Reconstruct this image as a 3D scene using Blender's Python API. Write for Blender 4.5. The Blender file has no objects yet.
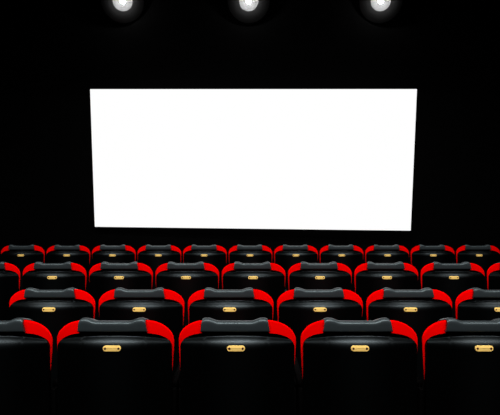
import bpy, bmesh, math
from mathutils import Vector, Matrix, Euler

C = bpy.context.scene.collection
SC = bpy.context.scene
R = math.radians

# ------------------------------------------------------------------ camera, world, exposure
F = 500.0                      # focal length in pixels of the 500 px wide frame
EYE = 1.60                     # eye height
HORIZON, CX = 200.0, 250.0
cam_d = bpy.data.cameras.new('camera')
cam_d.sensor_width = 36.0
cam_d.lens = 36.0 * F / 500.0
cam_d.shift_y = (HORIZON - 207.5) / 500.0
cam_d.clip_start, cam_d.clip_end = 0.05, 100
cam = bpy.data.objects.new('camera', cam_d)
C.objects.link(cam)
cam.location = (0, 0, EYE)
cam.rotation_euler = (R(90), 0, 0)
SC.camera = cam

w = bpy.data.worlds.new('dark_world')
SC.world = w
w.use_nodes = True
w.node_tree.nodes['Background'].inputs['Color'].default_value = (0, 0, 0, 1)
w.node_tree.nodes['Background'].inputs['Strength'].default_value = 0.0

vs = SC.view_settings
vs.view_transform = 'Standard'
vs.look = 'None'
vs.gamma = 1.0
vs.exposure = 0.0
vs.use_curve_mapping = False

# the seat rows: distance, floor height and the seats' sideways places
P = 0.60                       # seat pitch
S = P / 122.0                  # metres per pixel of the nearest row
BACK_H = 0.95                  # height of a seat back above its step
ROWS = [                       # (pitch px, first centre px, count, top px)
    (45.57, 22.6, 11, 245.4),
    (66.40, -12.0, 9, 262.9),
    (89.35, 52.0, 6, 289.3),
    (122.0, -6.7, 5, 320.2),
]
def row_depth(r): return F * P / ROWS[r][0]
def row_floor(r): return EYE - (ROWS[r][3] - HORIZON) * row_depth(r) / F - BACK_H

LIGHT_BACK, LIGHT_UP, LIGHT_LEN = 1.9, 3.0, 8.4
LIGHT_POWER = {0: 95, 1: 97, 3: 91}
LIGHT_SPREAD = {0: 140, 1: 140, 3: 75}
LAMP_POWER = 118.0

# ------------------------------------------------------------------ helpers
def mat(name, col, rough=0.6, spec=0.5, metal=0.0, noise=None, emit=None, strength=0.0, bump=None, tint=None):
    m = bpy.data.materials.new(name)
    m.use_nodes = True
    nt = m.node_tree
    b = nt.nodes['Principled BSDF']
    b.inputs['Base Color'].default_value = (*col, 1)
    b.inputs['Roughness'].default_value = rough
    b.inputs['Specular IOR Level'].default_value = spec
    b.inputs['Metallic'].default_value = metal
    if tint: b.inputs['Specular Tint'].default_value = (*tint, 1)
    if emit:
        b.inputs['Emission Color'].default_value = (*emit, 1)
        b.inputs['Emission Strength'].default_value = strength
    if noise:                                    # small uneven tone of the material itself
        sc_, amt = noise
        tc = nt.nodes.new('ShaderNodeTexCoord')
        nz = nt.nodes.new('ShaderNodeTexNoise'); nz.inputs['Scale'].default_value = sc_
        mp = nt.nodes.new('ShaderNodeMapRange')
        mp.inputs['To Min'].default_value = 1 - amt; mp.inputs['To Max'].default_value = 1 + amt
        mx = nt.nodes.new('ShaderNodeVectorMath'); mx.operation = 'SCALE'
        mx.inputs[0].default_value = col
        nt.links.new(tc.outputs['Object'], nz.inputs['Vector'])
        nt.links.new(nz.outputs['Fac'], mp.inputs['Value'])
        nt.links.new(mp.outputs['Result'], mx.inputs['Scale'])
        nt.links.new(mx.outputs['Vector'], b.inputs['Base Color'])
    if bump:
        sc_, st = bump
        tc = nt.nodes.new('ShaderNodeTexCoord')
        nz = nt.nodes.new('ShaderNodeTexNoise'); nz.inputs['Scale'].default_value = sc_
        bp = nt.nodes.new('ShaderNodeBump'); bp.inputs['Strength'].default_value = st
        bp.inputs['Distance'].default_value = 0.002
        nt.links.new(tc.outputs['Object'], nz.inputs['Vector'])
        nt.links.new(nz.outputs['Fac'], bp.inputs['Height'])
        nt.links.new(bp.outputs['Normal'], b.inputs['Normal'])
    return m

M = {}
M['wall'] = mat('black_wall_cloth', (0.003,) * 3, 1.0, 0.0, noise=(6, .2))
M['screen_wall'] = mat('dark_stage_wall', (0.0025,) * 3, 1.0, 0.0)
M['ceiling'] = mat('black_ceiling', (0.003,) * 3, 1.0, 0.0)
M['floor'] = mat('black_carpet', (0.0015,) * 3, 1.0, 0.0, noise=(60, .3))
M['red'] = mat('red_upholstery', (0.80, 0.0, 0.0), 0.9, 0.0, noise=(90, .03))
M['shell'] = mat('black_seat_shell', (0.0005, 0.0006, 0.0006), 0.35, 0.5, tint=(.80, .95, 1.0))
M['cover'] = mat('charcoal_leatherette', (0.021, 0.026, 0.028), 0.40, 0.45, noise=(40, .06), tint=(.80, .97, 1.0))
M['brass'] = mat('brass_plate', (0.90, 0.585, 0.16), 0.6, 0.1, noise=(70, .05))
M['screw'] = mat('dark_bronze_screw', (0.055, 0.010, 0.004), 0.6, 0.1)
M['black'] = mat('black_plastic', (0.0012,) * 3, 0.7, 0.02)
M['frame'] = mat('black_screen_frame', (0.001,) * 3, 0.9, 0.0)
M['projection'] = mat('white_lit_screen', (0.0, 0.0, 0.0), 1.0, 0.0, emit=(1, 1, 1), strength=1.0)
M['dish'] = mat('lamp_reflector_enamel', (0.10,) * 3, 0.9, 0.0)
M['lamp_housing'] = mat('lamp_housing_black', (0.016,) * 3, 1.0, 0.0)
M['bulb'] = mat('lamp_bulb', (0, 0, 0), 1.0, 0.0, emit=(1, 1, 1), strength=LAMP_POWER)

# gloss of the shell: the highlight's sideways fade is put into its specular level
nt = M['shell'].node_tree
b = nt.nodes['Principled BSDF']
tc = nt.nodes.new('ShaderNodeTexCoord'); sx = nt.nodes.new('ShaderNodeSeparateXYZ')
ab = nt.nodes.new('ShaderNodeMath'); ab.operation = 'ABSOLUTE'
mr = nt.nodes.new('ShaderNodeMapRange'); mr.interpolation_type = 'SMOOTHSTEP'
mr.inputs['From Min'].default_value = 0.0; mr.inputs['From Max'].default_value = 0.18
mr.inputs['To Min'].default_value = 0.30; mr.inputs['To Max'].default_value = 0.03
nt.links.new(tc.outputs['Object'], sx.inputs[0]); nt.links.new(sx.outputs['X'], ab.inputs[0])
nt.links.new(ab.outputs[0], mr.inputs['Value'])
nt.links.new(mr.outputs['Result'], b.inputs['Specular IOR Level'])

def mesh_obj(name, bm, m, parent=None, smooth=None):
    bmesh.ops.recalc_face_normals(bm, faces=bm.faces[:])
    if smooth is not None:
        lim = R(smooth)
        for f in bm.faces: f.smooth = True
        for e in bm.edges:
            if len(e.link_faces) == 2 and e.calc_face_angle(0) > lim: e.smooth = False
    me = bpy.data.meshes.new(name)
    bm.to_mesh(me); bm.free()
    me.materials.append(m)
    o = bpy.data.objects.new(name, me)
    C.objects.link(o)
    if parent: o.parent = parent
    return o

def add_box(bm, x0, x1, y0, y1, z0, z1, bevel=0.0, mtx=None):
    t = bmesh.new()
    bmesh.ops.create_cube(t, size=1.0)
    for v in t.verts:
        v.co = Vector(((x0 + x1) / 2 + v.co.x * (x1 - x0), (y0 + y1) / 2 + v.co.y * (y1 - y0), (z0 + z1) / 2 + v.co.z * (z1 - z0)))
    if bevel:
        bmesh.ops.bevel(t, geom=t.edges[:], offset=bevel, segments=3, affect='EDGES', profile=0.5)
    if mtx: bmesh.ops.transform(t, matrix=mtx, verts=t.verts[:])
    merge(bm, t)

def merge(bm, t):
    me = bpy.data.meshes.new('tmp'); t.to_mesh(me); t.free()
    bm.from_mesh(me); bpy.data.meshes.remove(me)

def add_lathe(bm, prof, n=40, mtx=None):
    """prof: (radius, height) pairs round the local z axis"""
    t = bmesh.new(); rings = []
    for r, h in prof:
        if r < 1e-6: rings.append([t.verts.new((0, 0, h))])
        else: rings.append([t.verts.new((r * math.cos(2 * math.pi * k / n), r * math.sin(2 * math.pi * k / n), h)) for k in range(n)])
    for a, c in zip(rings, rings[1:]):
        for k in range(n):
            q = [a[k % len(a)], a[(k + 1) % len(a)], c[(k + 1) % len(c)], c[k % len(c)]]
            u = []
            for v in q:
                if v not in u: u.append(v)
            if len(u) > 2: t.faces.new(u)
    if mtx: bmesh.ops.transform(t, matrix=mtx, verts=t.verts[:])
    merge(bm, t)

def loft(bm, rings, cap=True):
    vs_ = [[bm.verts.new(p) for p in r] for r in rings]
    n = len(vs_[0])
    for a, c in zip(vs_, vs_[1:]):
        for k in range(n):
            bm.faces.new((a[k], a[(k + 1) % n], c[(k + 1) % n], c[k]))
    if cap:
        bm.faces.new(vs_[0]); bm.faces.new(vs_[-1])

def thing(name, label, cat, loc=(0, 0, 0), group=None):
    o = bpy.data.objects.new(name, None)
    o.empty_display_size = 0.1
    C.objects.link(o); o.location = loc
    o['label'] = label; o['category'] = cat
    if group: o['group'] = group
    return o

def struct(name, x0, x1, y0, y1, z0, z1, m):
    bm = bmesh.new(); add_box(bm, x0, x1, y0, y1, z0, z1)
    o = mesh_obj(name, bm, m); o['kind'] = 'structure'
    return o

# ------------------------------------------------------------------ the hall
HW, Y0, Y1, HC = 5.4, -3.5, 9.75, 6.2
struct('floor', -HW, HW, Y0, Y1, -0.2, 0.0, M['floor'])
struct('ceiling', -HW, HW, Y0, Y1, HC, HC + 0.2, M['ceiling'])
struct('wall_left', -HW - 0.2, -HW, Y0, Y1, -0.2, HC + 0.2, M['wall'])
struct('wall_right', HW, HW + 0.2, Y0, Y1, -0.2, HC + 0.2, M['wall'])
struct('wall_back', -HW, HW, Y0 - 0.2, Y0, -0.2, HC + 0.2, M['wall'])
struct('wall_front', -HW, HW, Y1, Y1 + 0.2, -0.2, HC + 0.2, M['screen_wall'])
for r in range(4):             # the low step each row of seats stands on
    d = row_depth(r)
    struct('trim_%d' % (r + 1), -HW, HW, d - 0.12, d + 0.56, 0.0, row_floor(r), M['floor'])

# ------------------------------------------------------------------ the screen
scr = thing('cinema_screen', 'large blank white cinema screen on the black wall in front of the seats', 'screen')
SW, SH = 5.9166, 2.5621
scr.location = (0.0150, 9.2, EYE + 0.7342)
rot = Matrix.Rotation(-0.04623, 4, 'Z') @ Matrix.Rotation(0.12303, 4, 'X') @ Matrix.Rotation(0.0098, 4, 'Y')
scr.rotation_euler = rot.to_euler()
bm = bmesh.new(); add_box(bm, -SW / 2, SW / 2, 0.0, 0.012, -SH / 2, SH / 2)
mesh_obj('projection_surface', bm, M['projection'], scr)
bm = bmesh.new()               # black backing frame behind the cloth, just inside its edges
e = 0.012
for a in ((-SW/2+e, SW/2-e, SH/2-.09, SH/2-e), (-SW/2+e, SW/2-e, -SH/2+e, -SH/2+.09),
          (-SW/2+e, -SW/2+.09, -SH/2+e, SH/2-e), (SW/2-.09, SW/2-e, -SH/2+e, SH/2-e), (-.04, .04, -SH/2+e, SH/2-e)):
    add_box(bm, a[0], a[1], 0.012, 0.07, a[2], a[3])
mesh_obj('frame', bm, M['frame'], scr)
inv = rot.inverted()
for sx_ in (-1, 1):            # steel arms that carry the frame from the wall
    for sz in (-1, 1):
        a = Vector((sx_ * 2.3, 0.05, sz * 0.95))
        wa = rot @ a
        ln = Y1 - 9.2 - wa.y + 0.005
        bm = bmesh.new()
        add_box(bm, -.03, .03, 0, ln, -.03, .03, mtx=Matrix.Translation(a) @ inv)
        mesh_obj('wall_bracket', bm, M['frame'], scr)

# ------------------------------------------------------------------ three round lamps high on the screen wall
LAMPS = [(122.6, 'round glowing wall lamp above the upper left part of the screen'),
         (248.7, 'round glowing wall lamp above the middle of the screen'),
         (380.8, 'round glowing wall lamp above the upper right part of the screen')]
LR = 0.184
aim = math.atan2(HORIZON - 0.9, F)
LY = Y1 - 0.26
for px, lab in LAMPS:
    # local +z faces down towards the middle of the seats
    toward = Matrix.Rotation(-math.atan2(px - CX, F), 4, 'Z') @ Matrix.Rotation(R(90) + aim, 4, 'X')
    t = thing('wall_lamp', lab, 'lamp', ((px - CX) * LY / F, LY, EYE + (HORIZON - 0.9) * LY / F), 'round lamps above the screen')
    bm = bmesh.new()                              # shallow enamel dish
    add_lathe(bm, [(0.0, 0.0), (0.06, 0.001), (0.12, 0.006), (0.160, 0.013), (LR - .003, 0.020), (LR, 0.020), (LR, -0.01), (0.0, -0.01)], 64, toward)
    mesh_obj('reflector', bm, M['dish'], t, 40)
    bm = bmesh.new()                              # rounded black housing round the dish, curving back; added to catch light as halo
    prof = [(LR + .001, 0.016)]
    for k in range(1, 17):
        u = k / 16
        prof.append((LR + .001 + 0.215 * u, 0.016 - 0.030 * u - 0.042 * u * u))
    prof += [(0.39, -0.066), (0.12, -0.10), (0.0, -0.10)]
    add_lathe(bm, prof, 64, toward)
    mesh_obj('housing', bm, M['lamp_housing'], t, 50)
    bm = bmesh.new()
    add_lathe(bm, [(0.0, -0.3), (0.05, -0.3), (0.05, 0.0), (0.0, 0.0)], 24, Matrix.Translation((0, 0.09, 0)) @ Matrix.Rotation(R(90), 4, 'X') @ Matrix.Translation((0, 0, 0.13)))
    mesh_obj('wall_mount', bm, M['black'], t, 40)
    bm = bmesh.new()
    add_lathe(bm, [(0.0, 0.0), (0.016, 0.0), (0.016, 0.125), (0.0, 0.125)], 24, toward)
    mesh_obj('bulb_socket', bm, M['dish'], t, 40)
    bm = bmesh.new()
    bmesh.ops.create_uvsphere(bm, u_segments=28, v_segments=16, radius=0.05, matrix=toward @ Matrix.Translation((0, 0, 0.155)))
    mesh_obj('bulb', bm, M['bulb'], t, 60)

# ------------------------------------------------------------------ long unseen lights added to brighten the chair backs
for r in LIGHT_POWER:
    d, zt = row_depth(r), row_floor(r) + BACK_H
    pos = Vector((0, d - LIGHT_BACK, zt + LIGHT_UP))
    where = {0: 'above the second row from the screen', 1: 'above the nearest row of seats', 3: 'over the aisle behind the nearest row'}[r]
    t = thing('pendant_light', 'long black pendant strip light hung ' + where, 'ceiling light', pos, 'pendant strip lights')
    tilt = math.atan2(LIGHT_BACK, LIGHT_UP)
    tm = Matrix.Rotation(tilt, 4, 'X')
    bm = bmesh.new()
    L2 = LIGHT_LEN / 2
    add_box(bm, -L2, L2, -0.09, 0.09, 0.02, 0.09, mtx=tm)
    add_box(bm, -L2, L2, -0.10, -0.09, -0.03, 0.09, mtx=tm); add_box(bm, -L2, L2, 0.09, 0.10, -0.03, 0.09, mtx=tm)
    mesh_obj('housing', bm, M['black'], t)
    for x in (-3, 0, 3):
        bm = bmesh.new(); add_box(bm, x - .012, x + .012, -0.012, 0.012, 0.06, HC - pos.z)
        mesh_obj('hanging_rod', bm, M['black'], t)
    ld = bpy.data.lights.new('strip_lamp', 'AREA')
    ld.shape = 'RECTANGLE'; ld.size = LIGHT_LEN; ld.size_y = 0.16
    ld.energy = LIGHT_POWER[r]; ld.color = (1.0, 1.0, 1.0); ld.spread = R(LIGHT_SPREAD[r])
    lo = bpy.data.objects.new('strip_lamp', ld); C.objects.link(lo)
    lo.parent = t; lo.location = (0, 0, 0); lo.rotation_euler = (tilt, 0, 0)

# ------------------------------------------------------------------ a cinema seat, seen from behind
# (px, py) below are pixels of the nearest row; the seat's origin is on its step under the middle of its back
def X(px): return (px - 115.3) * S
def Z(py): return BACK_H - (py - 320.0) * S
PAR = math.tan(R(11.5))

def arc(cx, cy, a, bb, a0, a1, n):
    return [(cx + a * math.cos(R(a0 + (a1 - a0) * k / n)), cy - bb * math.sin(R(a0 + (a1 - a0) * k / n))) for k in range(n + 1)]

def pad_outline():
    o = [(60.0, 440), (59.7, 390), (58.4, 376), (57.5, 361), (56.9, 350)]
    o += arc(84, 339.5, 27.4, 19.4, 180, 90, 18)
    o += [(85.5, 324.5), (100, 325), (115, 325), (130, 325), (142.5, 324.5)]
    o += arc(144, 341, 30.1, 20.9, 90, 0, 20)
    o += [(173.8, 350), (173.0, 361), (172.0, 374), (170.9, 387), (170.8, 440)]
    return [(X(x), Z(y)) for x, y in o]

def inset(pts, d):
    n = len(pts); out = []
    for k in range(n):
        p0, p1, p2 = Vector(pts[k - 1]), Vector(pts[k]), Vector(pts[(k + 1) % n])
        e1, e2 = (p1 - p0).normalized(), (p2 - p1).normalized()
        n1, n2 = Vector((e1.y, -e1.x)), Vector((e2.y, -e2.x))
        m = (n1 + n2).normalized()
        c = max(0.5, m.dot(n1))
        out.append(p1 + m * (d / c))
    return out

def build_pad():
    bm = bmesh.new(); pts = pad_outline()
    rings = []
    for y, d in ((0.0, .0055), (0.0012, .0022), (0.004, .0004), (0.008, 0.0), (0.03, .012), (0.07, .031), (0.10, .046), (0.118, .058), (0.13, .072), (0.138, .095), (0.142, .125)):
        if y < 0.02: rings.append([(p[0], y, p[1]) for p in inset(pts, d)])
        else: rings.append([(p[0] * (1 - d / .289), y, .62 + (p[1] - .62) * (1 - d / .33)) for p in pts])
    loft(bm, rings)
    return bm

def smooth01(u): u = max(0, min(1, u)); return u * u * (3 - 2 * u)
SHELL_L, SHELL_R, SHELL_BOT = 58.8, 172.2, 455.0
def shell_top(px):
    if px < 82: u = min(1, (82 - px) / 23.0); return 344.6 - 11.6 * math.sqrt(max(0, 1 - u * u))
    if px > 146: u = min(1, (px - 146) / 25.8); return 345.0 - 12.0 * math.sqrt(max(0, 1 - u * u))
    return 333.0 - 3.5 * smooth01(min(px - 82, 146 - px) / 2.0)
T0 = 0.0035
def shell_t(px, py):
    x = X(px) - X(114.2)
    g = max(0.06, 1 - 0.94 * (abs(x) / 0.285) ** 2)
    bpx = 12.5 * max(0.3, math.sqrt(g))          # height of the rolled-over top edge
    TH = R(57)                                   # it turns evenly from 57 degrees up to upright
    def depth(q): return bpx * S / TH * (math.log(1 / math.cos(TH)) - math.log(1 / math.cos(TH * (1 - q))))
    full = depth(1.0)
    qb = 1 - R(33) / TH
    vs0 = max(0.6, 8.9 - depth(qb) * PAR / S - bpx * qb)
    v = py - 333.0 - vs0
    if v <= 0: return T0
    if v >= bpx: return T0 + full - 0.00010 * (v - bpx) * g
    return T0 + depth(v / bpx)

def build_shell():
    bm = bmesh.new()
    N, K = 56, 64
    cols = []
    for i in range(N + 1):
        u = 0.5 - 0.5 * math.cos(math.pi * i / N)
        u = 0.6 * u + 0.4 * i / N
        px = SHELL_L + (SHELL_R - SHELL_L) * u
        yt = shell_top(px)
        col = []
        for k in range(K + 1):
            s = k / K
            py = yt + (360 - yt) * s / 0.8 if s <= 0.8 else 360 + (SHELL_BOT - 360) * (s - 0.8) / 0.2
            col.append((px, py))
        cols.append(col)
    V = [[bm.verts.new((X(px), -shell_t(px, py), Z(py))) for px, py in c] for c in cols]
    for i in range(N):
        for k in range(K):
            bm.faces.new((V[i][k], V[i][k + 1], V[i + 1][k + 1], V[i + 1][k]))
    # rim that turns in to the cushion
    loop = [V[i][0] for i in range(N + 1)] + [V[N][k] for k in range(1, K + 1)] + [V[i][K] for i in range(N - 1, -1, -1)] + [V[0][k] for k in range(K - 1, 0, -1)]
    a = [bm.verts.new(v.co) for v in loop]; c = [bm.verts.new((v.co.x, 0.012, v.co.z)) for v in loop]
    n = len(loop)
    for k in range(n): bm.faces.new((a[k], a[(k + 1) % n], c[(k + 1) % n], c[k]))
    return bm

def cap_top(u):                # u in 0..1 along the cover; raised ends
    px = 79.8 + 66.2 * u
    h = 0.9
    if px < 100: h = 0.9 - 3.0 * smooth01((97 - px) / 11.0) + (1.6 * smooth01((82.5 - px) / 3.0))
    if px > 128: h = 0.9 - 3.0 * smooth01((px - 129) / 11.0) + (1.6 * smooth01((px - 143.3) / 3.0))
    return 320.0 + h

def build_cap():
    # cross-section: (t towards the viewer, share of the height between bottom edge and top)
    prof = [(-.002, .03), (.015, .0), (.019, .03), (.0205, .10), (.021, .25), (.021, .45), (.0207, .62), (.0199, .76), (.0180, .86), (.0145, .93), (.008, .98), (-.002, 1.0), (-.012, .995)]
    BOT = 331.0
    n = 44
    rings = []
    def ring(u, shrink):
        top = cap_top(u) + shrink * 2.0
        zt, zb = Z(top), Z(BOT)
        r = []
        for t, s in prof:
            px = (78.4 + 69.8 * u) * (1 - s) + (79.8 + 66.2 * u) * s
            px += shrink * (1.0 if u < .5 else -1.0) * 0.7
            r.append((X(px), -(t - 0.006 * shrink), zb + (zt - zb) * s))
        for y, dz in ((0.03, .006), (0.06, .0145), (0.09, .024), (0.112, .034), (0.128, .05), (0.138, .075), (0.142, .10), (0.136, .105), (0.10, .10), (0.06, .07)):
            s = 1.0
            px = 79.8 + 66.2 * u + shrink * (1.0 if u < .5 else -1.0) * 0.7
            r.append((X(px), y, Z(top) - dz))
        return r
    bm = bmesh.new()
    us = [(0, 1.0), (0, .35)] + [(k / n, 0.0) for k in range(n + 1)] + [(1, .35), (1, 1.0)]
    us[2] = (0.004, 0.0); us[-3] = (0.996, 0.0)
    loft(bm, [ring(u, s) for u, s in us])
    return bm

def build_plate(parent):
    cx, cy, hw, hh = 114.2, 345.9, 8.9 * S, 2.85 * S
    tm_, tp = shell_t(cx, cy - 3), shell_t(cx, cy + 3)
    top, bot = Vector((X(cx), -tm_, Z(cy - 3))), Vector((X(cx), -tp, Z(cy + 3)))
    mid = Vector((X(cx), -shell_t(cx, cy), Z(cy)))
    up = (top - bot).normalized(); side = Vector((1, 0, 0)); nrm = side.cross(up)   # nrm points to the viewer
    if nrm.y > 0: nrm = -nrm
    def at(a, c, h): return mid + side * a + up * c + nrm * h
    rr = hh * 0.95
    pts = []
    for sx_, sy_, a0 in ((1, 1, 0), (-1, 1, 90), (-1, -1, 180), (1, -1, 270)):
        for k in range(9):
            th = R(a0 + 90 * k / 8)
            pts.append((sx_ * (hw - rr) + rr * math.cos(th), sy_ * (hh - rr) + rr * math.sin(th)))
    bm = bmesh.new()
    def sh(d, h): return [at(a - math.copysign(d, a), c - math.copysign(d, c), h) for a, c in pts]
    loft(bm, [sh(0, -.006), sh(0, .0025), sh(.0006, .0036), sh(.0016, .004)])
    pl = mesh_obj('number_plate', bm, M['brass'], parent, 40)
    pl['label'] = 'brass plate'
    for sx_ in (-1, 1):
        bm = bmesh.new()
        fr = Matrix((side, up, nrm)).transposed().to_4x4()
        add_lathe(bm, [(0.0, -.001), (.0052, -.001), (.0052, .0015), (.004, .0023), (0.0, .0025)], 16, Matrix.Translation(at(sx_ * (hw - .0115), 0, .004)) @ fr)
        mesh_obj('screw', bm, M['screw'], pl, 40)['label'] = 'dark screw head'
    return pl

def make_seat():
    t = thing('cinema_chair', 'chair', 'chair')
    mesh_obj('back_cushion', build_pad(), M['red'], t, 50)['label'] = 'red upholstered back cushion'
    mesh_obj('back_shell', build_shell(), M['shell'], t, 60)['label'] = 'glossy black back shell'
    mesh_obj('headrest_cover', build_cap(), M['cover'], t, 50)['label'] = 'charcoal cover over the top of the back'
    build_plate(t)
    tip = Matrix.Translation((0, 0.155, 0.29)) @ Matrix.Rotation(R(-6), 4, 'X')
    bm = bmesh.new(); add_box(bm, -.175, .175, 0.0, .085, 0.0, .31, .03, tip)
    mesh_obj('seat_cushion', bm, M['red'], t, 40)['label'] = 'red tip-up seat cushion'
    bm = bmesh.new(); add_box(bm, -.17, .17, .083, .115, 0.01, .30, .012, tip)
    mesh_obj('seat_pan', bm, M['black'], t, 40)
    for s in (-1, 1):
        xc = s * 0.281
        bm = bmesh.new()
        add_box(bm, xc - .012, xc + .012, 0.03, 0.40, 0.30, 0.60, .006)
        add_box(bm, xc - .012, xc + .012, 0.12, 0.26, 0.0, 0.32, .006)
        add_box(bm, xc - .012, xc + .012, 0.05, 0.45, 0.0, 0.03, .005)
        mesh_obj('side_panel', bm, M['black'], t, 40)
        bm = bmesh.new(); add_box(bm, xc - .0175, xc + .0175, 0.06, 0.46, 0.595, 0.63, .012)
        mesh_obj('armrest', bm, M['black'], t, 40)
    return t

def dup(root):
    r = root.copy(); C.objects.link(r)
    for ch in root.children[:]:
        c = ch.copy(); C.objects.link(c); c.parent = r
        for g in ch.children[:]:
            d = g.copy(); C.objects.link(d); d.parent = c
    return r

NTH = ['', '', 'second', 'third', 'fourth', 'fifth']
def place_word(k, n):
    if k == 0: return 'leftmost'
    if k == n - 1: return 'rightmost'
    if n % 2 and k == n // 2: return 'middle one'
    if k < n / 2: return NTH[k + 1] + ' from the left'
    return NTH[n - k] + ' from the right'
ROW_NAME = ['in the farthest row', 'in the second row from the screen',
            'in the third row from the screen', 'in the nearest row']
proto = make_seat()
first = True
for r, (pitch, c0, n, top) in enumerate(ROWS):
    d = row_depth(r)
    for k in range(n):
        o = proto if first else dup(proto)
        first = False
        o.location = ((c0 + k * pitch - CX) * d / F, d, row_floor(r))
        o['label'] = 'black chair with red corners, ' + place_word(k, n) + ' ' + ROW_NAME[r]
        o['group'] = 'cinema chairs ' + ROW_NAME[r].replace(',', '')
